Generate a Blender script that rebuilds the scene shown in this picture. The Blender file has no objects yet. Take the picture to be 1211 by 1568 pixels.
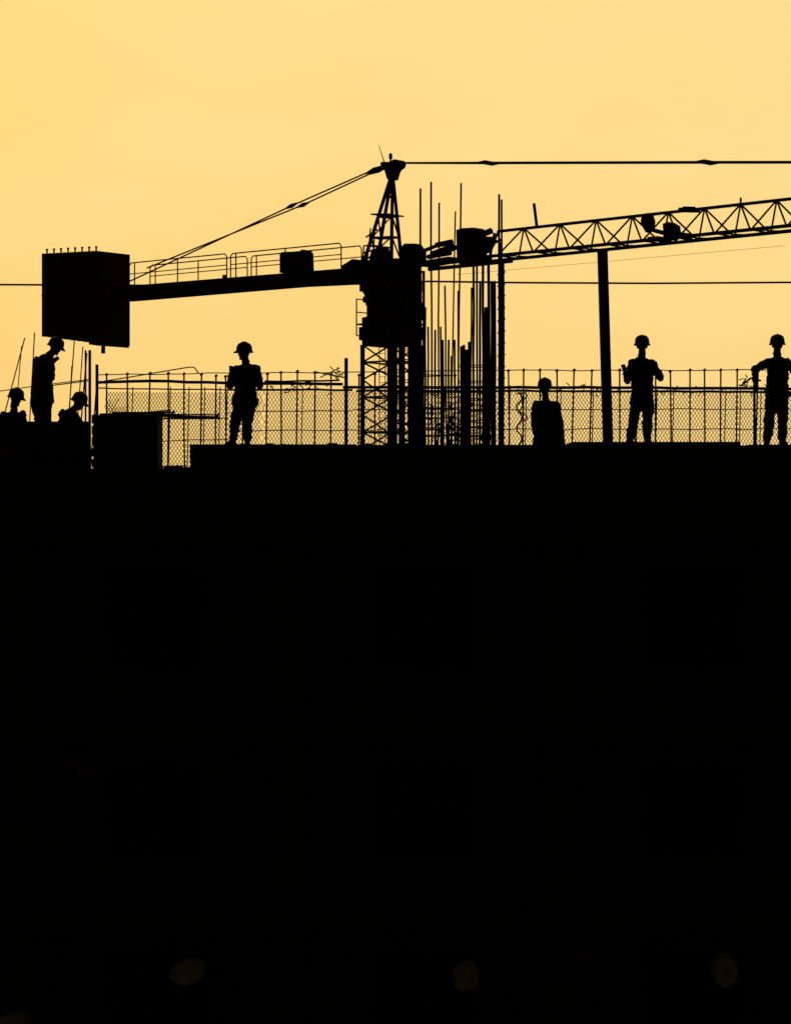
import bpy, math, random
from mathutils import Vector, Matrix, noise
random.seed(7)
FP=3600.0; CX=605.5; CY=784.0; ZC=12.0
def S(px,py,d):            # surveyed photo position -> metres, at real depth d from the camera
    return Vector(((px-CX)*d/FP, d-40.0, ZC+(CY-py)*d/FP))
def lin(c): 
    return tuple(((v/255)/12.92 if v/255<=0.04045 else ((v/255+0.055)/1.055)**2.4) for v in c)
sc=bpy.context.scene
# ---------------- materials
def mat(name,col,var=0.3,scale=4,rough=0.95,bump=0.0):
    m=bpy.data.materials.new(name); m.use_nodes=True
    nt=m.node_tree; b=nt.nodes['Principled BSDF']
    b.inputs['Roughness'].default_value=rough
    b.inputs['Specular IOR Level'].default_value=0.05
    tc=nt.nodes.new('ShaderNodeTexCoord'); n=nt.nodes.new('ShaderNodeTexNoise')
    n.inputs['Scale'].default_value=scale; n.inputs['Detail'].default_value=6
    nt.links.new(tc.outputs['Object'],n.inputs['Vector'])
    r=nt.nodes.new('ShaderNodeValToRGB')
    r.color_ramp.elements[0].position=0.3; r.color_ramp.elements[1].position=0.7
    r.color_ramp.elements[0].color=(*[c*(1-var) for c in col],1)
    r.color_ramp.elements[1].color=(*[c*(1+var) for c in col],1)
    nt.links.new(n.outputs['Fac'],r.inputs['Fac']); nt.links.new(r.outputs['Color'],b.inputs['Base Color'])
    if bump:
        bp=nt.nodes.new('ShaderNodeBump'); bp.inputs['Strength'].default_value=bump
        nt.links.new(n.outputs['Fac'],bp.inputs['Height']); nt.links.new(bp.outputs['Normal'],b.inputs['Normal'])
    return m
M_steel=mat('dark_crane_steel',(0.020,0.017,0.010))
M_weight=mat('counterweight_concrete',(0.03,0.028,0.026))
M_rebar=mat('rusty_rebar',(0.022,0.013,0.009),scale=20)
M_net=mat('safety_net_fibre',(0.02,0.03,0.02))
M_conc=mat('backlit_dark_concrete',(0.028,0.026,0.024),scale=1.5,bump=0.3)  # backlit shade of the facade put into a near-black base colour
M_wall=mat('backlit_dark_blockwork',(0.022,0.018,0.016),scale=2.5,bump=0.3)  # base colour lowered so the shaded, backlit wall stays a silhouette
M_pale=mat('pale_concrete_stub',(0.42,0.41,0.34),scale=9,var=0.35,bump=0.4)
M_brick=mat('exposed_red_brick',(0.10,0.035,0.025),scale=14,var=0.8)
M_wood=mat('backlit_formwork_timber',(0.03,0.022,0.015),scale=6)  # timber darkened in its colour to read as a backlit silhouette
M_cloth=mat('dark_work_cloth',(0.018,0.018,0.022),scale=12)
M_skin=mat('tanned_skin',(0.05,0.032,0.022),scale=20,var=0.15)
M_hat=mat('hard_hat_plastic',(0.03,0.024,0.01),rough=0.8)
M_boot=mat('work_boot_leather',(0.012,0.010,0.009))
M_ground=mat('packed_earth',(0.035,0.03,0.024),scale=0.3,bump=0.4)
M_cable=mat('black_cable_rubber',(0.015,0.015,0.015))
M_glass=bpy.data.materials.new('cab_tinted_glass'); M_glass.use_nodes=True
nt=M_glass.node_tree; nt.nodes.clear()
o=nt.nodes.new('ShaderNodeOutputMaterial'); t=nt.nodes.new('ShaderNodeBsdfTransparent'); t.inputs['Color'].default_value=(0.85,0.72,0.45,1)
nt.links.new(t.outputs[0],o.inputs[0])
# ---------------- mesh builder
class MB:
    def __init__(s): s.v=[]; s.f=[]
    def add(s,vs,fs):
        k=len(s.v); s.v+= [tuple(v) for v in vs]; s.f+=[tuple(i+k for i in f) for f in fs]
    def tube(s,a,b,r1,r2=None,n=6):
        a=Vector(a); b=Vector(b); r2=r1 if r2 is None else r2
        ax=(b-a); 
        if ax.length<1e-6: return
        ax.normalize(); h=Vector((0,0,1)) if abs(ax.z)<0.9 else Vector((1,0,0))
        x=ax.cross(h).normalized(); y=ax.cross(x)
        vs=[];
        for c,r in((a,r1),(b,r2)):
            for i in range(n):
                t=2*math.pi*(i+0.5)/n; vs.append(c+x*math.cos(t)*r+y*math.sin(t)*r)
        fs=[(i,(i+1)%n,n+(i+1)%n,n+i) for i in range(n)]+[tuple(range(n-1,-1,-1)),tuple(range(n,2*n))]
        s.add(vs,fs)
    def poly(s,pts,r,n=6):
        for a,b in zip(pts[:-1],pts[1:]): s.tube(a,b,r,None,n)
    def box(s,c,hx,hy,hz,X=Vector((1,0,0)),Y=Vector((0,1,0)),Z=Vector((0,0,1))):
        c=Vector(c); vs=[c+X*hx*i+Y*hy*j+Z*hz*k for k in(-1,1) for j in(-1,1) for i in(-1,1)]
        s.add(vs,[(0,2,3,1),(4,5,7,6),(0,1,5,4),(2,6,7,3),(0,4,6,2),(1,3,7,5)])
    def slab(s,x0,x1,y0,y1,z0,z1): s.box(((x0+x1)/2,(y0+y1)/2,(z0+z1)/2),(x1-x0)/2,(y1-y0)/2,(z1-z0)/2)
    def prism(s,pts,dv):
        n=len(pts); dv=Vector(dv); vs=[Vector(p)-dv for p in pts]+[Vector(p)+dv for p in pts]
        s.add(vs,[(i,(i+1)%n,n+(i+1)%n,n+i) for i in range(n)]+[tuple(range(n-1,-1,-1)),tuple(range(n,2*n))])
    def rings(s,rings):
        n=len(rings[0]); vs=[p for r in rings for p in r]; fs=[]
        for k in range(len(rings)-1):
            for i in range(n):
                fs.append((k*n+i,k*n+(i+1)%n,(k+1)*n+(i+1)%n,(k+1)*n+i))
        fs.append(tuple(range(n-1,-1,-1))); L=(len(rings)-1)*n; fs.append(tuple(range(L,L+n)))
        s.add(vs,fs)
    def capsule(s,a,b,r1,r2,n=14):
        a=Vector(a); b=Vector(b); ax=(b-a).normalized(); h=Vector((0,0,1)) if abs(ax.z)<0.9 else Vector((1,0,0))
        x=ax.cross(h).normalized(); y=ax.cross(x); R=[]
        for k in range(6):
            t=-math.pi/2*(1-k/5.0)*0.97; R.append((a+ax*math.sin(t)*r1,r1*math.cos(t)))
        for k in range(6):
            t=math.pi/2*(k/5.0)*0.97; R.append((b+ax*math.sin(t)*r2,r2*math.cos(t)))
        s.rings([[c+x*math.cos(2*math.pi*i/n)*r+y*math.sin(2*math.pi*i/n)*r for i in range(n)] for c,r in R])
    def ell(s,c,r,X=Vector((1,0,0)),Y=Vector((0,1,0)),Z=Vector((0,0,1)),n=18):
        c=Vector(c); R=[]
        for k in range(12):
            t=-math.pi/2*0.98+math.pi*0.98*k/11
            R.append([c+Z*math.sin(t)*r[2]+(X*math.cos(2*math.pi*i/n)*r[0]+Y*math.sin(2*math.pi*i/n)*r[1])*math.cos(t) for i in range(n)])
        s.rings(R)
    def obj(s,name,m,parent=None,smooth=False):
        me=bpy.data.meshes.new(name); me.from_pydata(s.v,[],s.f); me.update()
        me.materials.append(m)
        if smooth:
            for p in me.polygons: p.use_smooth=True
        ob=bpy.data.objects.new(name,me); sc.collection.objects.link(ob)
        if parent: ob.parent=parent
        return ob
def group(name):
    e=bpy.data.objects.new(name,None); sc.collection.objects.link(e); return e

# ---------------- ground
g=MB(); g.add([(-3000,-3000,0),(3000,-3000,0),(3000,3000,0),(-3000,3000,0)],[(0,1,2,3)]); g.obj('ground',M_ground)

# ---------------- building
ZT=ZC+102*40/FP      # top of the edge beam, right part
ZL=ZC+67*40/FP       # lower top, left part
XS=(291-CX)*40/FP    # where the step is
ZD=ZC+0.35           # deck behind the beam
bld=group('concrete_building')
b=MB()
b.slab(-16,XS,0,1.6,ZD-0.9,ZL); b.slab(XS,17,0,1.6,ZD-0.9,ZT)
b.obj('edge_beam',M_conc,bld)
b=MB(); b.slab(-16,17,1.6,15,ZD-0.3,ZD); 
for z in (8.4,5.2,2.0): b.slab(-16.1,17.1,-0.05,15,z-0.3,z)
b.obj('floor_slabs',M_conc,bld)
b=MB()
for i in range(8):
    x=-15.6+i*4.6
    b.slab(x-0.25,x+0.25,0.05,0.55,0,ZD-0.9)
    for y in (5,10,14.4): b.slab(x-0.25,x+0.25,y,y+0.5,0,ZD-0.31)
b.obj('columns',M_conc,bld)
b=MB()
lev=[0,2.0,5.2,8.4,ZD-0.6]
for k in range(1,4):
    z0=lev[k]+0.003; z1=(lev[k+1]-0.303) if k<3 else ZD-0.9
    for i in range(7):
        x0=-15.35+i*4.6; x1=x0+4.1
        wz0=z0+0.9; wz1=z1-0.4; a=x0+1.2; c=x1-1.2
        b.slab(x0,a,0.2,0.4,z0,z1); b.slab(c,x1,0.2,0.4,z0,z1); b.slab(a,c,0.2,0.4,z0,wz0); b.slab(a,c,0.2,0.4,wz1,z1)
b.slab(-15.9,16.9,3,3.2,0,ZD-0.31)
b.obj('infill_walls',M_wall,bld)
# slightly proud formwork boards on top of the beam
b=MB()
def board(x0,x1,py,y0=-0.06,y1=1.2,base=ZT):
    X0=(x0-CX)*40/FP; X1=(x1-CX)*40/FP; zt=ZC+(CY-py)*40/FP
    b.slab(X0,X1,y0,y1,base-0.25,zt)
board(291,546,680.3); board(549,700,683.5-2.5,-0.04); board(705,872,681.0,-0.05); board(875,1133,676.5); board(1147,1300,680.6,-0.05)
for i in range(26):
    x=random.uniform(300,1200); board(x,x+random.uniform(4,22),680-random.uniform(0.2,2.2),0.1,0.5)
for i in range(16):
    X=(random.uniform(246,290)-CX)*40/FP; z=ZL+random.uniform(0.01,0.05)
    b.box((X,0.3+random.uniform(0,.4),z),random.uniform(0.03,0.12),0.05,0.012,Matrix.Rotation(random.uniform(-.4,.4),3,'Y')@Vector((1,0,0)),Vector((0,1,0)),Matrix.Rotation(random.uniform(-.4,.4),3,'Y')@Vector((0,0,1)))
b.obj('formwork_boards',M_wood,bld)
# pale stub ends low on the facade
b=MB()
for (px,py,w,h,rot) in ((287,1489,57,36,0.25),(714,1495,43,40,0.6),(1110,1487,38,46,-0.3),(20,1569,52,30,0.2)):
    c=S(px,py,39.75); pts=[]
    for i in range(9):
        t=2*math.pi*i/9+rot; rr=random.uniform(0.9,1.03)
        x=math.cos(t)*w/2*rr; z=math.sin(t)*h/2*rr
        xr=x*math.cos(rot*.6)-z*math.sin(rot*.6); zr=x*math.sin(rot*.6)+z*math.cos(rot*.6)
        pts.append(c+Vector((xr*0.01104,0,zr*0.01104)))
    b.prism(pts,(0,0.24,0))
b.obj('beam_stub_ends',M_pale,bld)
b=MB()
for (cx,cy,w,h,n) in ((120,1168,55,14,14),(905,1440,70,28,18)):
    for i in range(n):
        p=S(cx+random.uniform(-w,w),cy+random.uniform(-h,h),40.15)
        b.box(p,random.uniform(.02,.06),0.03,random.uniform(.02,.07))
b.obj('brick_toothing',M_brick,bld)

# ---------------- tower crane
cr=group('tower_crane')
TH=math.radians(40); U=Vector((math.cos(TH),-math.sin(TH),0)); V=Vector((math.sin(TH),math.cos(TH),0)); D0=120.0; X0=(600-CX)*D0/FP
def C(px,py,off=0.0):
    q=(px-CX)/FP; t=(q*D0-X0)/(math.cos(TH)+q*math.sin(TH)); dep=D0-t*math.sin(TH)
    return Vector((X0+t*math.cos(TH),dep-40,ZC+(CY-py)*dep/FP))+V*off
K=D0/FP   # metres per reference pixel at the crane
UP=Vector((0,0,1))
# mast
a=1.06; base=Vector((X0,D0-40,0)); ztop=ZC+(CY-528)*K
m=MB(); cor=[(-1,-1),(1,-1),(1,1),(-1,1)]
for i,j in cor: m.box(base+U*a*i+V*a*j+UP*ztop/2,0.085,0.085,ztop/2,U,V,UP)
nb=int(ztop/0.86); h=ztop/nb
for k in range(nb):
    for q in range(4):
        A=base+U*a*cor[q][0]+V*a*cor[q][1]; B=base+U*a*cor[(q+1)%4][0]+V*a*cor[(q+1)%4][1]
        z0=k*h; z1=(k+1)*h
        if k%2: A,B=B,A
        m.tube(A+UP*z0,B+UP*z1,0.05)
        if k%2==0: m.tube(A+UP*z0,B+UP*z0,0.045)
for z in [i*0.3 for i in range(int(ztop/0.3))]:
    m.tube(base+U*-0.5+V*-0.4+UP*z,base+U*-0.1+V*-0.4+UP*z,0.02,None,4)
m.tube(base+U*-0.5+V*-0.4,base+U*-0.5+V*-0.4+UP*ztop,0.025); m.tube(base+U*-0.1+V*-0.4,base+U*-0.1+V*-0.4+UP*ztop,0.025)
m.box(base+UP*0.6,2.6,2.6,0.6,U,V,UP)
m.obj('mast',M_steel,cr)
# slewing section
m=MB()
def zc(py): return ZC+(CY-py)*K
def cbox(u,v,y0,y1,hu,hv): m.box(base+U*u+V*v+UP*(zc(y0)+zc(y1))/2,hu,hv,abs(zc(y0)-zc(y1))/2,U,V,UP)
def disc(c,r,z0,z1,n=24): m.tube(Vector((c.x,c.y,z0)),Vector((c.x,c.y,z1)),r,None,n)
cbox(0,0,530,492,1.08,1.08); 
disc(base,1.45,zc(494),zc(486)); disc(base,1.30,zc(486),zc(462)); disc(base,1.5,zc(462),zc(455))
cbox(0,0,455,404,1.02,0.98); cbox(0,0,408,400,1.22,1.1)
cbox(-.2,0.2,520,500,1.25,1.1); cbox(0.1,-0.2,447,430,1.15,1.12)
for zz in (498,): cbox(0,0,zz,zz-2.5,1.25,1.25)
for (i,j) in ((-1.28,-1.28),(-1.28,0),(-1.28,1.28),(0,1.28)):
    p=base+U*i+V*j; m.tube(p+UP*zc(514),p+UP*zc(458),0.035)
for yy in (458,478,497,514):
    m.poly([base+U*0+V*1.28+UP*zc(yy),base+U*-1.28+V*1.28+UP*zc(yy),base+U*-1.28+V*-1.28+UP*zc(yy)],0.03)
for _ in range(26):
    y=random.uniform(408,525); u=random.choice((-1,1))*random.uniform(.75,1.12); v=random.uniform(-1.1,1.1)
    cbox(u,v,y,y-random.uniform(3,12),random.uniform(.08,.25),random.uniform(.08,.25))
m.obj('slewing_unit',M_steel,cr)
# A-frame head
m=MB()
apex=C(601,262)
lb=[C(567,402,-0.5),C(567,402,0.5)]; rb=[C(607,400,-0.4),C(607,400,0.4)]
for p in lb: m.tube(p,apex,0.10,0.09)
for p in rb: m.tube(p,apex,0.10,0.08)
for f in (0.27,0.5,0.72):
    L=[p.lerp(apex,f) for p in lb]; R=[p.lerp(apex,f) for p in rb]
    for s_,e in ((L[0],L[1]),(R[0],R[1]),(L[0],R[0]),(L[1],R[1])): m.tube(s_,e,0.05)
prev=(lb,rb)
for f in (0.27,0.5):
    L=[p.lerp(apex,f) for p in lb]; R=[p.lerp(apex,f) for p in rb]
    m.tube(prev[0][0],R[0],0.045); m.tube(prev[0][1],L[0],0.045); m.tube(prev[1][1],R[0],0.045)
    prev=(L,R)
m.prism([C(587,251),C(590,248),C(612,248),C(616,251),C(608,262),C(604,275),C(598,275),C(594,262)],V*0.28)
m.tube(C(598,250),C(598,234),0.05); m.box(C(598,239),0.09,0.09,0.12); m.tube(C(589,250),C(580,222),0.03,0.015)
m.tube(C(610,251,-0.35),C(610,251,0.35),0.22,None,16)
for (x0,x1,y) in ((579,607,328),(570,585,376),(558,600,401)):
    m.prism([C(x0,y),C(x1,y),C(x1,y+2.2),C(x0,y+2.2)],V*0.6)
for x0,y0,y1 in ((573,376,350),(580,376,345),(563,400,376),(570,400,380),(590,400,374)):
    m.tube(C(x0,y0,-0.4),C(x0+2,y1,-0.4),0.04)
m.tube(C(564,388,-0.4),C(590,380,-0.4),0.05); m.tube(C(568,364,-0.4),C(585,352,-0.4),0.05)
m.prism([C(572,402),C(576,384),C(588,378),C(592,402)],V*0.4)
m.prism([C(552,408),C(558,402),C(612,398),C(622,404),C(622,412),C(552,414)],V*0.9)
m.obj('tower_head',M_steel,cr)
# counter jib
m=MB()
for off in (-0.75,0.75):
    m.prism([C(186,441,off),C(548,412,off),C(552,433,off),C(455,437.5,off),C(199,459,off),C(186,460,off)],V*0.10)
m.prism([C(196,442),C(548,412.5),C(548,415),C(196,445)],V*0.66)
for x in range(215,545,28):
    f=(x-199)/350; y=446-27*f; m.tube(C(x,y+8,-0.7),C(x+14,y+8,0.7),0.05)
m.prism([C(540,408),C(556,398),C(560,436),C(540,434)],V*0.85)
def deck(x): return 441-(x-199)*30/349+0.5
for off in (-0.8,0.8):
    for (x0,x1) in ((214,363),(369,538)):
        yt=lambda x: 404-(x-214)*30/324
        pts=[C(x0,deck(x0),off),C(x0,yt(x0)+4,off),C(x0+3,yt(x0),off),C(x1-3,yt(x1),off),C(x1,yt(x1)+4,off),C(x1,deck(x1),off)]
        m.poly(pts,0.035)
        m.tube(C(x0,yt(x0)+17,off),C(x1,yt(x1)+17,off),0.028)
        n=2
        for i in range(1,n+1):
            x=x0+(x1-x0)*i/(n+0.02) if i<n else x0+8
            m.tube(C(x,deck(x),off),C(x,yt(x),off),0.035)
m.prism([C(434,389),C(438,386),C(466,385),C(466,382.5),C(471,382.5),C(472,385),C(474,387),C(475,414),C(434,418)],V*0.3)
m.box(C(344,424),0.12,0.1,0.12)
m.obj('counter_jib',M_steel,cr)
m=MB()
n=8
for i in range(n):
    xa=89+i*(86/n); xb=xa+86/n-0.7; off=0
    yt=390.5-(i/n)*4.5; yb=517+i*1.4 if i<n-1 else 528
    m.prism([C(xa,yt),C(xb,yt),C(xb,yb),C(xa,yb)],V*1.25)
m.prism([C(160,500),C(174,500),C(174,531),C(160,529)],V*1.2)
for i in range(n):
    xm=94+i*(86/n)
    for off in (-1.1,):
        y=389-(i/n)*4.5; m.tube(C(xm,y+2,off),C(xm,y-5,off),0.05); m.tube(C(xm,y-4,off),C(xm,y-6,off),0.075)
m.prism([C(81,452),C(90,452),C(90,466),C(84,466)],V*0.9)
m.tube(C(158,530),C(158,541),0.12)
m.obj('counterweights',M_weight,cr)
# pendants
m=MB()
def knuckle(p,q,w):
    d=(q-p).normalized(); m.tube(p-d*w*0.5,p,0.04,0.12,8); m.tube(p,p+d*w*0.5,0.12,0.04,8)
for off,(xe,ye),dy in ((-0.45,(206,432),2.0),(0.45,(216,409),-2.0)):
    p0=C(590,253+dy*0.3,off*0.4); p1=C(455,314+dy,off); p2=C(xe,ye,off)
    m.poly([p0,p1,p2],0.045)
    knuckle(p1,p2,0.9); knuckle(C(576,260,off*0.4),p2,1.2)
for off in (-0.25,0.25):
    p0=C(612,249,off*0.5); p1=C(748,249,off); p2=C(1083,248,off); p3=C(1700,247.5,off)
    m.poly([p0,p1,p2,p3],0.04); 
    for p in(p1,p2): knuckle(p,p3,0.95)
m.obj('pendant_bars',M_steel,cr)
# jib
m=MB()
yt=lambda x: 352.5-(x-768)*49/443
yb=lambda x: 394-(x-768)*45/443
XE=1720
m.tube(C(762,354),C(XE,yt(XE)),0.078)
for off in(-0.85,0.85):
    m.tube(C(690,402,off),C(XE,yb(XE),off),0.085)
    m.tube(C(640,410,off),C(768,397,off),0.10)
x=802-55.3
while x<XE-60:
    T=C(x,yt(x)) if x>760 else None
    for off in(-0.85,0.85):
        bl=C(x-24,yb(x-24),off); br=C(x+30,yb(x+30),off)
        if T: m.tube(T,bl,0.045); m.tube(T,br,0.045)
    xb=x+30
    m.tube(C(xb,yb(xb),-0.85),C(xb,yb(xb),0.85),0.04); m.tube(C(xb,yb(xb),-0.85),C(xb+27,yb(xb+27),0.85),0.03)
    x+=55.3
m.tube(C(740,394),C(764,354),0.08); m.tube(C(750,394),C(757,356),0.07)
m.tube(C(740,380),C(768,366),0.07)
# trolley, sheaves, sensors
m.prism([C(986,329),C(996,326),C(1000,338),C(998,352),C(992,356),C(984,342)],V*0.2)
m.prism([C(1020,343),C(1028,340),C(1036,345),C(1038,362),C(1030,368),C(1021,362)],V*0.3)
m.tube(C(1000,352),C(1022,358),0.10); m.box(C(1046,361),0.15,0.5,0.14,U,V,UP); m.box(C(1010,366),0.3,0.6,0.08,U,V,UP)
m.tube(C(1040,321),C(1070,321.5),0.12,None,8); m.tube(C(1046,318.6),C(1064,319),0.1,None,8)
m.tube(C(1134,302),C(1134,313),0.05)
m.tube(C(822,348),C(817.5,311),0.075,None,6)
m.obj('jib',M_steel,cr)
m=MB()
m.prism([C(706,353),C(714,350),C(733,349),C(736,353),C(737,357),C(737,388),C(731,395),C(707,399)],V*0.4)
m.tube(C(632,386,-0.4),C(632,386,0.4),0.42,None,20)
m.prism([C(617,380),C(624,373),C(640,373),C(648,384),C(648,404),C(622,408)],V*0.25)
for (x0,y0,x1,y1,r) in ((648,384,668,376,0.10),(662,390,694,378,0.20),(655,393,690,387,0.12),(668,375,692,370,0.14),(686,368,690,384,0.14),(694,380,704,377,0.12),(742,357,752,353,0.16)):
    m.tube(C(x0,y0),C(x1,y1),r,None,10)
m.prism([C(646,403),C(700,394),C(700,398),C(646,408)],V*0.7)
m.prism([C(742,362),C(756,362),C(760,368),C(750,386),C(744,388)],V*0.08)
m.obj('hoist_machinery',M_steel,cr)
# cab
m=MB()
c0=base+U*1.15+V*0.05
z0=zc(490);z1=zc(418)
for i in(-1,1):
    for j in(-1,1): m.box(c0+U*0.5*i+V*0.5*j+UP*(z0+z1)/2,0.05,0.05,(z1-z0)/2,U,V,UP)
for z in(z0,z1,z0+0.8): m.box(c0+UP*z,0.55,0.55,0.05,U,V,UP)
m.box(c0+UP*(z0+0.4),0.48,0.48,0.4,U,V,UP)
m.box(c0-U*0.3+UP*(z0+z1)/2,0.2,0.48,(z1-z0)/2-0.1,U,V,UP)
m.obj('operator_cab',M_steel,cr)
m=MB()
m.box(c0+U*0.56+UP*(z0+z1)/2,0.01,0.5,(z1-z0)/2-0.1,U,V,UP); m.obj('cab_glass',M_glass,cr)
m=MB()
m.tube(C(700,420),C(1200,376),0.010,None,4); m.tube(C(700,407),C(1260,345),0.015,None,4)
m.obj('hoist_rope',M_cable,cr)

# ---------------- overhead cable with its poles
ec=group('overhead_cable'); m=MB(); d=150
pts=[S(x,y,d) for x,y in ((-620,424),(-300,431),(0,435.5),(300,437),(600,434),(655,430.5),(800,432.5),(1000,433.5),(1211,432),(1600,425),(1850,419))]
m.poly(pts,0.062); m.obj('cable',M_cable,ec)
m=MB()
for p in(pts[0],pts[-1]): m.tube(Vector((p.x,p.y,0)),p+Vector((0,0,0.8)),0.25,0.16,10); m.box(p,1.2,0.08,0.1)
m.obj('poles',M_wood,ec)

# ---------------- leaning steel pole
p=group('steel_prop'); m=MB()
bt=S(931,684,41.0); tp=S(922.3,384,41.0); bt.z=ZT
m.box((bt+tp)/2,0.085,0.085,(tp-bt).length/2,Vector((1,0,0.03)).normalized(),Vector((0,1,0)),(tp-bt).normalized())
m.obj('post',M_steel,p)
m=MB(); m.box(bt+Vector((0,0,0.006)),0.16,0.16,0.006); m.box(tp,0.1,0.1,0.01,Vector((1,0,0.03)).normalized(),Vector((0,1,0)),(tp-bt).normalized()); m.obj('base_plate',M_steel,p)

# ---------------- rebar columns
def column(bars,d,ties):
    m=MB()
    for (xt,yt_,xb,w) in bars:
        dd=d+random.uniform(-0.35,0.35); A=S(xt,yt_,dd); Bv=S(xb,690,dd); k=(A.z-ZD)/(A.z-Bv.z); Bv=A+(Bv-A)*k
        r=w*0.5*dd/FP
        n=5; mid=[A.lerp(Bv,i/n)+Vector((random.uniform(-1,1)*0.006,0,0)) for i in range(n+1)]
        m.poly(mid,r)
    for (x0,x1,y) in ties:
        for dy in(-0.3,0.3):
            m.tube(S(x0,y,d)+Vector((0,dy,0)),S(x1,y+random.uniform(-2,2),d)+Vector((0,dy,0)),0.010)
        for xx in(x0,x1): m.tube(S(xx,y,d)+Vector((0,-.3,0)),S(xx,y,d)+Vector((0,.3,0)),0.010)
    m.obj('rebar_column',M_rebar)
column([(597.5,490,598,6),(602,470,602,8),(606,500,606,5),(612,455,613,5),(617,520,617,7),(627,440,627,6),(632.5,430,632.5,7),(638.5,425,639,8),(643,440,644,5)],42.4,[(596,645,y) for y in range(440,690,16)])
column([(644,288,644,3.2),(648,460,648,3),(651,470,651,3.2),(655,500,656,3),(660,278,661,3),(666,505,667,3.2),(672,310,671,2.8),(675,500,675,3),(678,520,679,3.6),(681,437,684,2.8),(687,520,687,3.4),(691,545,692,3),(697,323,690.5,2.4),(696,520,697,3.4)],43.0,[(646,698,y) for y in (575,602,625,640,655,668)])
column([(706,280,700,2.8),(702,445,702,3),(706,530,706,4),(710,528,710,5),(714,535,714,6),(719,523,719,6),(722,440,720,2.8),(725,405,725,3.8),(730,405,730,3.2),(735,430,734,3.8),(739.5,405,740,4.2),(744,470,744,6),(748,405,749,4.6),(753,430,753,4),(757,430,757,5.5)],43.2,[(702,758,y) for y in (560,585,600,612,630,645,655,668)])
column([(764,297,765,3.4),(768,305,769,3.2),(766,370,766,5),(771,400,770.5,3.6)],42.7,[(763,772,y) for y in range(400,690,18)])
m=MB()
for i in range(46):
    cx=random.choice((662,672,690,697,718,735,750))+random.uniform(-6,6); cy=random.uniform(618,684)
    c=S(cx,cy,42.6); R=random.uniform(.05,.14); tl=random.uniform(0.3,1.2); pts=[]
    for k in range(9):
        t=2*math.pi*k/8; pts.append(c+Vector((math.cos(t)*R*tl*0.6,math.sin(t)*R*0.4,math.sin(t+0.5)*R)))
    m.poly(pts,0.011,4)
m.obj('stirrup_pile',M_rebar)

# ---------------- rebar wall mesh + rails + net
DF=45.0
m=MB()
vt=[(163,571),(196,570),(229,569),(257,569),(283,570),(308,571),(331,573),(344,574),(431,568),(456,566),(482,568),(507,571),(550,572),(778,565),(803,564),(828,564),(852,565),(878,564),(905,565),(950,564),(973,566),(1003,564),(1027,566),(1055,564),(1080,564),(1104,564),(1130,564),(1160,566),(1225,564),(1250,565),(1280,566),(372,572),(410,570),(648,570),(676,568),(574,570)]
for x,y in vt:
    A=S(x+random.uniform(-1.5,1.5),y,DF); Bv=S(x-random.uniform(-3,5)*0.6,700,DF); Bv.z=ZD
    m.poly([A,A.lerp(Bv,.5)+Vector((random.uniform(-.015,.015),0,0)),Bv],0.016)
    m.tube(A+Vector((-.03,0,-0.04)),A+Vector((.03,0,-0.02)),0.018)
    if random.random()<0.5:
        s=random.uniform(3,8); A=S(x+s,592,DF+.1); Bv=S(x+s-4,700,DF+.1); Bv.z=ZD; m.tube(A,Bv,0.010)
def wire(pts,r,d=DF,j=1.0):
    out=[]
    for (x0,y0),(x1,y1) in zip(pts[:-1],pts[1:]):
        n=max(1,int(abs(x1-x0)/26))
        for k in range(n):
            f=k/n; out.append(S(x0+(x1-x0)*f,y0+(y1-y0)*f+random.uniform(-j,j),d))
    out.append(S(*pts[-1],d)); m.poly(out,r,5)
wire([(150,574),(345,571),(545,570),(770,567),(1300,566)],0.010); 
wire([(150,594),(350,597)],0.014); wire([(540,627),(1300,626)],0.010); wire([(540,658),(1300,656)],0.010,j=1.6)
wire([(350,631),(540,629)],0.010); wire([(350,660),(540,658)],0.010); wire([(250,640),(350,640)],0.010); wire([(245,676),(350,672)],0.009)
m.obj('rebar_mesh_wall',M_rebar)
m=MB()
wire([(150,585),(230,583),(345,586),(525,588)],0.030,44.6,0.6); wire([(405,584),(520,582)],0.018,44.6,0.8)
wire([(350,597),(540,597)],0.022,44.6,0.8); wire([(525,593),(560,593),(900,593),(1300,596)],0.030,44.6,0.5); wire([(545,598),(770,598),(1300,601)],0.024,44.7,0.8)
wire([(480,568),(528,578)],0.014,44.5); wire([(490,578),(520,563)],0.012,44.5); wire([(1135,590),(1150,578),(1165,583)],0.02,44.5)
for x in [random.uniform(408,1200) for _ in range(110)]:
    q=S(x,596+random.uniform(-6,6),44.5); m.tube(q,q+Vector((random.uniform(-.08,.08),0,random.uniform(-.08,.06))),0.012,None,4)
for (cx,cy) in ((518,577),(512,572),(1138,588),(1143,583),(450,590),(795,600),(470,590)):
    for _ in range(7):
        q=S(cx+random.uniform(-7,7),cy+random.uniform(-5,5),44.5); m.tube(q,q+Vector((random.uniform(-.12,.12),0,random.uniform(-.08,.08))),0.013,None,4)
for (x,y0,w) in((530,548,6),(148.5,558,5),(137.5,536,4.5),(131,536,3)):
    A=S(x,y0,44.4); Bv=Vector((A.x,A.y,ZD)); m.tube(A,Bv,w*.5*44.4/FP,None,8)
m.obj('guard_rail',M_steel)
m=MB(); pts=[]
for k in range(30):
    y=600+k*2.8; pts.append(S(795+4*math.sin(k*0.55)+random.uniform(-1,1),y,44.3))
m.poly(pts,0.017,5); m.poly([q+Vector((0.07+0.04*math.sin(i),0,0)) for i,q in enumerate(pts[:18])],0.012,5); m.obj('hanging_electric_lead',M_cable)
m=MB(); wire([(160,583),(230,572),(290,562),(297,562),(304,571)],0.012,44.2,0.3); m.obj('bent_reinforcing_bar',M_rebar)
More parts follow.
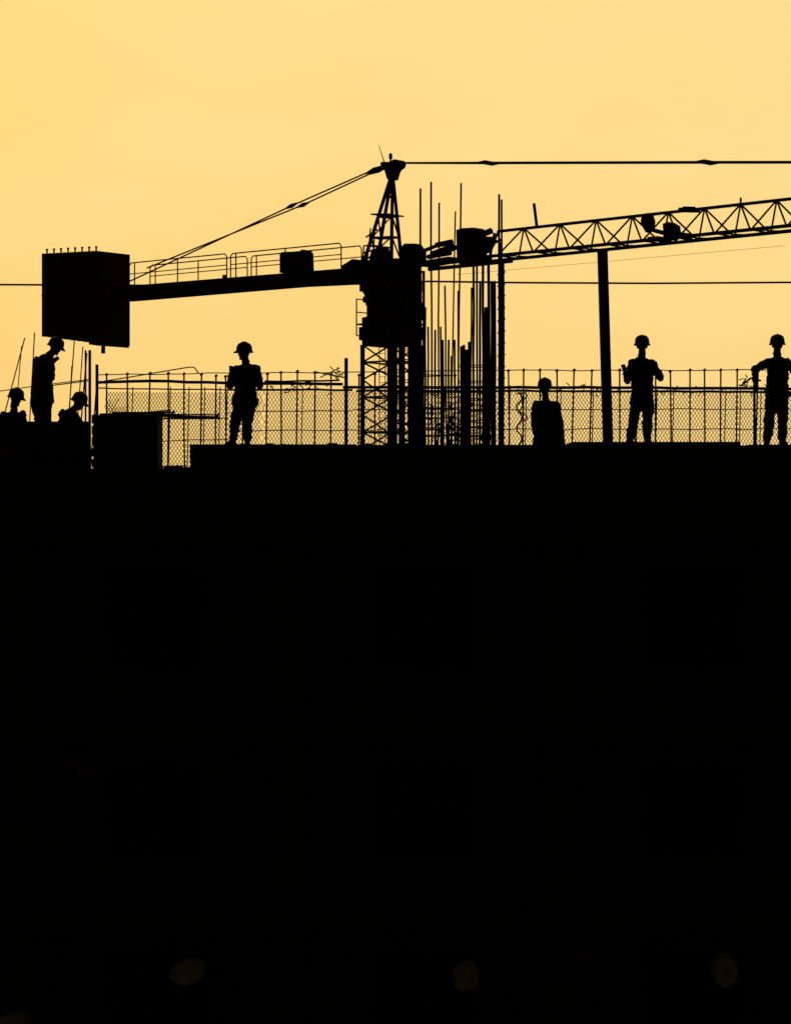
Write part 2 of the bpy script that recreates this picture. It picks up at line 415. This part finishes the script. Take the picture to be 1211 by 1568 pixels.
# safety net
def net(x0,x1,ytop,d,pitch,r,name):
    m=MB(); k=d/FP; X0_=(x0-CX)*k; X1_=(x1-CX)*k; zb=ZD+0.02
    def W(x,z):
        b_=0.05*noise.noise(Vector((x*0.7,z*0.9,d)))
        return Vector((x+0.03*noise.noise(Vector((x*2,z*2,3.1))),d-40+b_*3,z+0.03*noise.noise(Vector((x*1.5,z*1.5,9.2)))))
    H=lambda x: ZC+(CY-ytop(x/k+CX))*k
    p=pitch*k; hh=2.0; step=0.16
    for sgn in(1,-1):
        c=X0_-hh
        while c<X1_+hh:
            z=zb
            while z<zb+3:
                xa=c+sgn*(z-zb)*0.62; xb=c+sgn*(z+step-zb)*0.62
                if X0_<=min(xa,xb) and max(xa,xb)<=X1_ and z+step<H(xa):
                    m.tube(W(xa,z),W(xb,z+step),r,None,3)
                z+=step
            c+=p
    m.obj(name,M_net)
net(160,405,lambda x:592 ,44.8,5.0,0.0062,'safety_net')
net(400,560,lambda x:597 ,44.75,5.2,0.0058,'safety_net')
net(545,1300,lambda x:598,44.8,5.2,0.0058,'safety_net')
net(160,200,lambda x:596+ (x-160)*0.9,44.2,4.6,0.006,'safety_net')

# ---------------- left side: timber box, loose rods, rebars
bx=group('timber_formwork_box'); m=MB()
k=40.8/FP; A=(146-CX)*k; B_=(243-CX)*k; zt=ZC+(CY-636)*k
m.slab(A,B_,0.5,1.5,ZL,zt); 
for i in range(5): m.slab(A-.02,B_+.02,0.46,0.497,ZL+0.02+i*0.19,ZL+0.17+i*0.19)
m.obj('panels',M_wood,bx)
m=MB()
for x in(A+.06,(A+B_)/2,B_-.06): m.slab(x-.04,x+.04,0.40,0.457,ZL,zt+0.01)
m.slab(A+0.1,B_-0.25,0.6,1.3,zt,zt+0.03)
m.slab(A+0.3,A+0.9,0.7,1.2,zt+0.032,zt+0.06)
m.obj('battens',M_wood,bx)
m=MB()
for (x0,y0,x1,y1,r) in((170,635,268,631,.016),(225,636,335,639,.022),(232,634,336,635,.012),(205,633,262,628,.013),(240,641,338,641,.012)):
    m.tube(S(x0,y0,41.2),S(x1,y1,41.2),r)
m.tube(S(330,640,41.2),S(336,632,41.2),.02); m.tube(S(262,637,41.2),S(267,628,41.2),.02)
m.obj('loose_steel_rods',M_rebar)
m=MB()
for (xt,y0,xb,y1,r) in((38,517,18,592,.011),(33,530,27,600,.009),(53,509,51,545,.011),(114,520,105,640,.011),(127,530,121,612,.010),(110,560,106,640,.010),(133,540,128,600,.013),(147,600,140,700,.012)):
    a_=S(xt,y0,42.2); b_=S(xb,y1,42.2); f=(a_.z-ZD)/(a_.z-b_.z); m.tube(a_,a_+(b_-a_)*f,r)
m.poly([S(-30,603,43),S(60,590,43),S(135,581,43)],0.009); m.poly([S(80,590,43),S(135,583,43)],0.011)
m.obj('starter_bars',M_rebar)
m=MB()
k=41.9/FP
m.slab((-160-CX)*k,(141-CX)*k,1.65,1.75,ZD,ZC+(CY-646)*k); 
for x in range(-150,140,40): m.slab((x-CX)*k,(x+5-CX)*k,1.58,1.647,ZD,ZC+(CY-650)*k)
m.obj('formwork_panel',M_wood)

# ---------------- workers
def hand(m,w,dr,th,curl):
    dr=dr.normalized(); th=(th-dr*th.dot(dr)).normalized(); n=dr.cross(th).normalized(); reg=w+dr*0.06
    m.ell(w+dr*0.045,(0.052,0.042,0.019),dr,th,n)
    for i,L in enumerate((.072,.08,.075,.058)):
        p=w+dr*0.082+th*(0.031-0.021*i); v=dr.copy()
        ang=0.1+curl*0.4
        for s_ in range(3):
            v=(Matrix.Rotation(ang,3,th)@v); q=p+v*L*(0.45,0.32,0.25)[s_]
            m.capsule(p,q,0.0105-0.001*s_,0.0098-0.001*s_,8); p=q; ang=curl
    p=w+dr*0.02+th*0.032; q=p+(dr*.6+th*.7).normalized()*.038; m.capsule(p,q,.014,.012,8)
    m.capsule(q,q+(dr*.9+th*.2+n*.2).normalized()*.032,.0115,.0095,8)
    return reg
def worker(d,head,face,shl,elb,wri,hip,kne,ank,toe,hdir,curl=0.7,tilt=0.0,zfoot=None,bulk=1.0,bag=None,hatw=1.05,jacket=0.0):
    J=lambda p: S(p[0],p[1],d)+Vector((0,p[2] if len(p)>2 else 0,0))
    sh=[J(p) for p in shl]; el=[J(p) for p in elb]; wr=[J(p) for p in wri]; hp=[J(p) for p in hip]; kn=[J(p) for p in kne]; an=[J(p) for p in ank]
    if zfoot is not None:
        for p in an: p.z=zfoot+0.085
    hc=J(head); face=Vector(face).normalized()
    e=group('construction_worker'); m=MB()
    ms=(sh[0]+sh[1])/2; mh=(hp[0]+hp[1])/2; up=(ms-mh).normalized(); X=(sh[1]-sh[0]); hw=X.length/2; X=(X-up*X.dot(up)).normalized(); Y=up.cross(X)
    m.ell(ms-up*0.13,(hw*0.98*bulk,0.13,0.20),X,Y,up); m.capsule(sh[0]-up*.015,sh[1]-up*.015,0.072,0.072)
    # loose shirt: one body from the shoulders to the hem
    R=[]; 
    L=(ms-mh).length
    for f,rw,rd in ((-0.10,0.150,0.115),(-0.04,0.205,0.145),(0.08,0.212,0.15),(0.22,0.196,0.142),(0.40,0.186,0.135),(0.60,0.195,0.138),(0.80,hw*0.98+0.02,0.132),(0.93,hw*0.9,0.11),(1.02,hw*0.6,0.08)):
        c=mh+up*L*f; rw=rw*(bulk if f<0.9 else 1)+ (jacket if f<0.3 else 0)
        R.append([c+X*math.copysign(abs(math.cos(2*math.pi*i/24))**0.85,math.cos(2*math.pi*i/24))*rw+Y*math.sin(2*math.pi*i/24)*rd for i in range(24)])
    m.rings(R)
    m.ell(mh+up*0.03,(0.182*bulk,0.138,0.15),X,Y,up)
    hup=(Matrix.Rotation(tilt,3,face.cross(Vector((0,0,1))))@Vector((0,0,1)))
    fx=face-hup*face.dot(hup); fx.normalize(); sx=hup.cross(fx)
    m.capsule(ms+up*0.0,hc-hup*0.07-fx*0.015,0.074,0.062)
    for s_ in sh: m.capsule(s_.lerp(ms,.25)+up*.015,ms+up*.075,0.055,0.052)
    # head
    m.ell(hc+hup*0.02,(0.098,0.080,0.100),fx,sx,hup); m.ell(hc-hup*0.055+fx*0.022,(0.068,0.060,0.064),fx,sx,hup)
    m.capsule(hc+fx*0.092+hup*0.005,hc+fx*0.108-hup*0.028,0.010,0.015,8)
    m.ell(hc+fx*0.086-hup*0.062,(0.012,0.026,0.010),fx,sx,hup,8); m.ell(hc+fx*0.076-hup*0.100,(0.02,0.024,0.018),fx,sx,hup,8)
    m.ell(hc+fx*0.084+hup*0.03,(0.014,0.05,0.012),fx,sx,hup,10)
    for s_ in(-1,1): m.ell(hc+sx*0.084*s_-fx*0.005-hup*0.01,(0.018,0.013,0.034),fx,sx,hup,10)
    skin=[(hc,0.135)]
    for i in(0,1):
        mid=sh[i].lerp(el[i],0.55)
        m.capsule(sh[i],mid,0.078*bulk,0.070*bulk); m.capsule(mid,el[i],0.072*bulk,0.062)
        m2=el[i].lerp(wr[i],0.75); m.capsule(el[i],m2,0.062,0.050); m.capsule(m2,wr[i],0.040,0.034)
        hd=Vector(hdir[i]); r=hand(m,wr[i]+(wr[i]-el[i]).normalized()*0.02,hd,X*(-1 if i else 1)+Vector((0,-.4,.3)),curl); skin.append((r,0.115))
        m.capsule(hp[i],kn[i],0.112*bulk,0.088); 
        ml=kn[i].lerp(an[i],0.80)+Vector((0,0,0)); m.capsule(kn[i],ml,0.088,0.078); m.capsule(ml,an[i]+Vector((0,0,.03)),0.080,0.070)
        m.capsule(mh-up*.02,hp[i],0.12,0.11)
        t=Vector(toe[i]).normalized(); m.capsule(an[i]+Vector((0,0,-.035))-t*.04,an[i]+Vector((0,0,-.045))+t*.14,0.050,0.040)
    if bag:
        for q in bag: m.ell(J(q[:3]),(q[3],0.06,q[4]))
    ob=m.obj('body',M_cloth,e)
    md=ob.modifiers.new('r','REMESH'); md.mode='VOXEL'; md.voxel_size=0.0085
    md=ob.modifiers.new('s','SMOOTH'); md.iterations=3; md.factor=0.5
    dg=bpy.context.evaluated_depsgraph_get(); me=bpy.data.meshes.new_from_object(ob.evaluated_get(dg)); ob.modifiers.clear(); ob.data=me
    me.materials.clear(); 
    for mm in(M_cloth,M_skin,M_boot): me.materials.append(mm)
    zf=min(an[0].z,an[1].z)
    nv=len(me.vertices); co_=[0.0]*(nv*3); no_=[0.0]*(nv*3)
    me.vertices.foreach_get('co',co_); me.vertices.foreach_get('normal',no_)
    for i in range(nv):
        q=Vector(co_[3*i:3*i+3])
        if all((q-c).length>r for c,r in skin):
            w=noise.noise(q*7)*0.022+(abs(noise.noise(Vector((q.x*9+q.z*5,q.y*9,q.z*20))))-0.2)*0.030
            if q.z<zf+0.02: w*=0.2
            for j in range(3): co_[3*i+j]+=no_[3*i+j]*w
    me.vertices.foreach_set('co',co_); me.update()
    for pl in me.polygons:
        pl.use_smooth=True
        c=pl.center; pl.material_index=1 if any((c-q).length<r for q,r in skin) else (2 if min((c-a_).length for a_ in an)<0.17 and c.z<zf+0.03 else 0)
    m=MB()
    for s_ in(-1,1): m.ell(hc+fx*0.084+sx*0.032*s_+hup*0.008,(0.012,0.013,0.010),fx,sx,hup,8)
    m.obj('eyes',M_skin,e,True)
    m=MB(); N=28; rg=[]; hb=hc+hup*0.035
    prof=[(1.0,-0.010,1),(1.14,-0.020,2),(1.17,-0.010,2),(1.04,0.014,1),(1.01,0.050,0),(0.95,0.090,0),(0.78,0.125,0),(0.45,0.148,0),(0.05,0.155,0)]
    for (r,z,fl) in prof:
        ring=[]
        for i in range(N):
            t=2*math.pi*i/N; c_=math.cos(t); s_=math.sin(t)
            ext=1.0+(0.26*max(0,c_)**2 if fl==2 else 0)
            ring.append(hb+fx*c_*0.132*r*ext*hatw+sx*s_*0.118*r*hatw+hup*z*hatw-hup*(0.012*max(0,c_) if fl==2 else 0))
        rg.append(ring)
    m.rings(rg)
    m.poly([hb+fx*0.118*math.cos(t)*hatw+hup*(0.150*math.sin(t)+0.008)*hatw for t in [math.pi*q/12 for q in range(1,12)]],0.012,6)
    m.obj('hard_hat',M_hat,e,True)
    return e
DW=40.75
# D standing worker, hands raised to the chest
worker(DW,(374,541,0),(-1,-0.45,-.12),[(362,566,0),(391,566,0)],[(353,591,-.08),(399,591,-.08)],[(355,573,-.26),(398,573,-.26)],
  [(367,618,0),(382,618,0)],[(360,648,-.04),(379,650,0)],[(356,672,0),(379,672,0)],[(-.5,-1,0),(.1,-1,0)],[(0.1,-.2,1),(-.1,-.2,1)],curl=0.9,zfoot=ZT+0.02,bag=[(390,616,0,0.07,0.10)],bulk=1.0,jacket=0.01)
# F right worker
worker(DW,(983,530,0),(-.05,-1,-.1),[(969,556,0),(998,556,0)],[(959,583,-.1),(1010,578,-.1)],[(954,570,-.3),(1003,566,-.3)],
  [(974,618,0),(992,618,0)],[(969,648,-.03),(991,648,0)],[(965,670,0),(991,670,0)],[(-.4,-1,0),(.2,-1,0)],[(-.3,-.3,1),(-.4,-.4,1)],curl=0.9,zfoot=ZT+0.045,bulk=1.0)
# G far right worker with a hand on a pole
worker(DW,(1190,529,0),(.1,-1,-.1),[(1176,555,0),(1205,555,0)],[(1155,566,-.05),(1226,580,-.03)],[(1154,589,-.15),(1212,600,-.12)],
  [(1181,618,0),(1198,618,0)],[(1177,650,-.03),(1198,650,0)],[(1174,672,0),(1198,672,0)],[(-.3,-1,0),(.3,-1,0)],[(.05,-.3,-1),(-.6,-.4,-.5)],curl=1.0,zfoot=ZT+0.01,bulk=1.0)
m=MB(); q=S(1155,592,40.58); m.tube(Vector((q.x,q.y,ZT+0.01)),q,0.024,None,8); m.tube(q,q+Vector((0.0,0,.03)),0.034,None,8); m.obj('hand_held_pole',M_steel)
# E worker on the deck behind the beam
worker(42.3,(834,595,0),(-.5,-1,0),[(821,621,0),(850,621,0)],[(818,648,.02),(857,648,0)],[(820,672,-.05),(862,674,-.05)],
  [(829,680,0),(847,680,0)],[(828,712,-.03),(847,712,0)],[(828,738,0),(847,738,0)],[(-.4,-1,0),(.2,-1,0)],[(0,-.2,-1),(0.1,-.2,-1)],zfoot=ZD,bulk=1.12,jacket=0.03)
# B stooping standing worker
worker(41.3,(85,533,-.05),(1,-.35,-.5),[(57,553,.12),(76,549,-.1)],[(55,582,.12),(81,578,-.2)],[(70,602,-.05),(84,558,-.25)],
  [(58,614,.08),(70,614,-.08)],[(60,655,.08),(72,655,-.08)],[(57,685,.1),(70,685,-.1)],[(1,-.3,0),(1,-.3,0)],[(.7,-.3,-.5),(.6,-.3,.6)],tilt=-0.35,zfoot=ZL,bulk=1.2,jacket=0.03)
# A worker at far left
worker(41.0,(24,611,0),(1,-.5,-.1),[(6,638,.05),(34,638,-.05)],[(-4,665,.05),(40,665,-.15)],[(10,685,-.2),(40,690,-.25)],
  [(10,690,.05),(28,690,-.05)],[(20,708,-.35),(40,706,-.35)],[(5,712,.1),(28,712,-.1)],[(1,-.5,0),(1,-.5,0)],[(.8,-.3,-.3),(.8,-.3,-.3)],tilt=-0.2,zfoot=ZL,bulk=1.2)
# C crouched worker
worker(41.0,(121,617,-.05),(1,-.5,-.3),[(96,634,.1),(116,638,-.1)],[(104,664,.1),(130,664,-.15)],[(122,680,0),(138,686,-.15)],
  [(88,682,.08),(100,684,-.08)],[(112,690,-.25),(126,692,-.28)],[(96,712,.1),(112,712,-.1)],[(1,-.3,0),(1,-.3,0)],[(.7,-.3,-.6),(.4,-.3,-.8)],tilt=-0.4,zfoot=ZL,bulk=1.2)

# ---------------- sun, sky, camera
EL=math.radians(20); AZ=math.radians(-10)   # sun behind the site, slightly left, above the frame
sd=Vector((math.sin(AZ)*math.cos(EL),math.cos(AZ)*math.cos(EL),math.sin(EL)))
L=bpy.data.lights.new('sun','SUN'); L.energy=0.8; L.angle=math.radians(4); L.color=(1,.8,.5)
lo=bpy.data.objects.new('sun',L); sc.collection.objects.link(lo); lo.rotation_euler=(-sd).to_track_quat('-Z','Y').to_euler(); lo.location=(0,30,40)
w=bpy.data.worlds.new('World'); sc.world=w; w.use_nodes=True; nt=w.node_tree; nt.nodes.clear()
N_=nt.nodes.new; LK=nt.links.new
out=N_('ShaderNodeOutputWorld'); bg=N_('ShaderNodeBackground'); LK(bg.outputs[0],out.inputs[0]); bg.inputs['Strength'].default_value=1.0
sky=N_('ShaderNodeTexSky'); sky.sky_type='NISHITA'; sky.sun_disc=False; sky.sun_elevation=EL; sky.sun_rotation=AZ; sky.dust_density=6; sky.air_density=2
tc=N_('ShaderNodeTexCoord'); sp=N_('ShaderNodeSeparateXYZ'); LK(tc.outputs['Generated'],sp.inputs[0])
def mr(src,a0,a1,b0,b1,sm='SMOOTHSTEP'):
    n=N_('ShaderNodeMapRange'); n.interpolation_type=sm; LK(src,n.inputs[0])
    for i,v in zip((1,2,3,4),(a0,a1,b0,b1)): n.inputs[i].default_value=v
    return n.outputs[0]
def mix(f,a_,b_,bt='MIX'):
    n=N_('ShaderNodeMix'); n.data_type='RGBA'; n.blend_type=bt
    for s_,i in((f,0),(a_,6),(b_,7)):
        if isinstance(s_,(int,float)): n.inputs[i].default_value=s_
        elif isinstance(s_,tuple): n.inputs[i].default_value=(*s_,1)
        else: LK(s_,n.inputs[i])
    return n.outputs[2]
xf=mr(sp.outputs[0],-0.2,0.16,0,1,'LINEAR'); zf=mr(sp.outputs[2],0.05,0.22,0,1)
low=mix(xf,lin((250,206,120)),lin((252,215,134))); hi=mix(xf,lin((248,207,122)),lin((249,218,142)))
haze=mix(zf,low,hi)
mp=N_('ShaderNodeMapping'); mp.inputs['Scale'].default_value=(5,5,12); mp.inputs['Rotation'].default_value=(0,0.4,0); LK(tc.outputs['Generated'],mp.inputs[0])
nz=N_('ShaderNodeTexNoise'); nz.inputs['Scale'].default_value=1.6; nz.inputs['Detail'].default_value=5; LK(mp.outputs[0],nz.inputs['Vector'])
cf=mr(nz.outputs['Fac'],0.35,0.7,0,0.35)
haze=mix(cf,haze,lin((252,220,150)))
fall=mr(sp.outputs[1],-0.1,0.97,0.014,1.0,'SMOOTHERSTEP')
fc=N_('ShaderNodeCombineColor'); 
for i in range(3): LK(fall,fc.inputs[i])
sk=mix(1.0,sky.outputs[0],(0.1,0.1,0.1),'MULTIPLY')
tot=mix(0.02,haze,sk)
tot=mix(1.0,tot,fc.outputs[0],'MULTIPLY'); LK(tot,bg.inputs['Color'])
cam=bpy.data.cameras.new('camera'); co=bpy.data.objects.new('camera',cam); sc.collection.objects.link(co)
co.location=(0,-40,ZC); co.rotation_euler=(math.radians(90),0,0)
cam.sensor_fit='HORIZONTAL'; cam.sensor_width=36; cam.lens=36*FP/1211; cam.clip_end=8000; cam.clip_start=0.5
sc.camera=co
sc.view_settings.view_transform='Standard'; sc.view_settings.look='None'; sc.view_settings.exposure=0
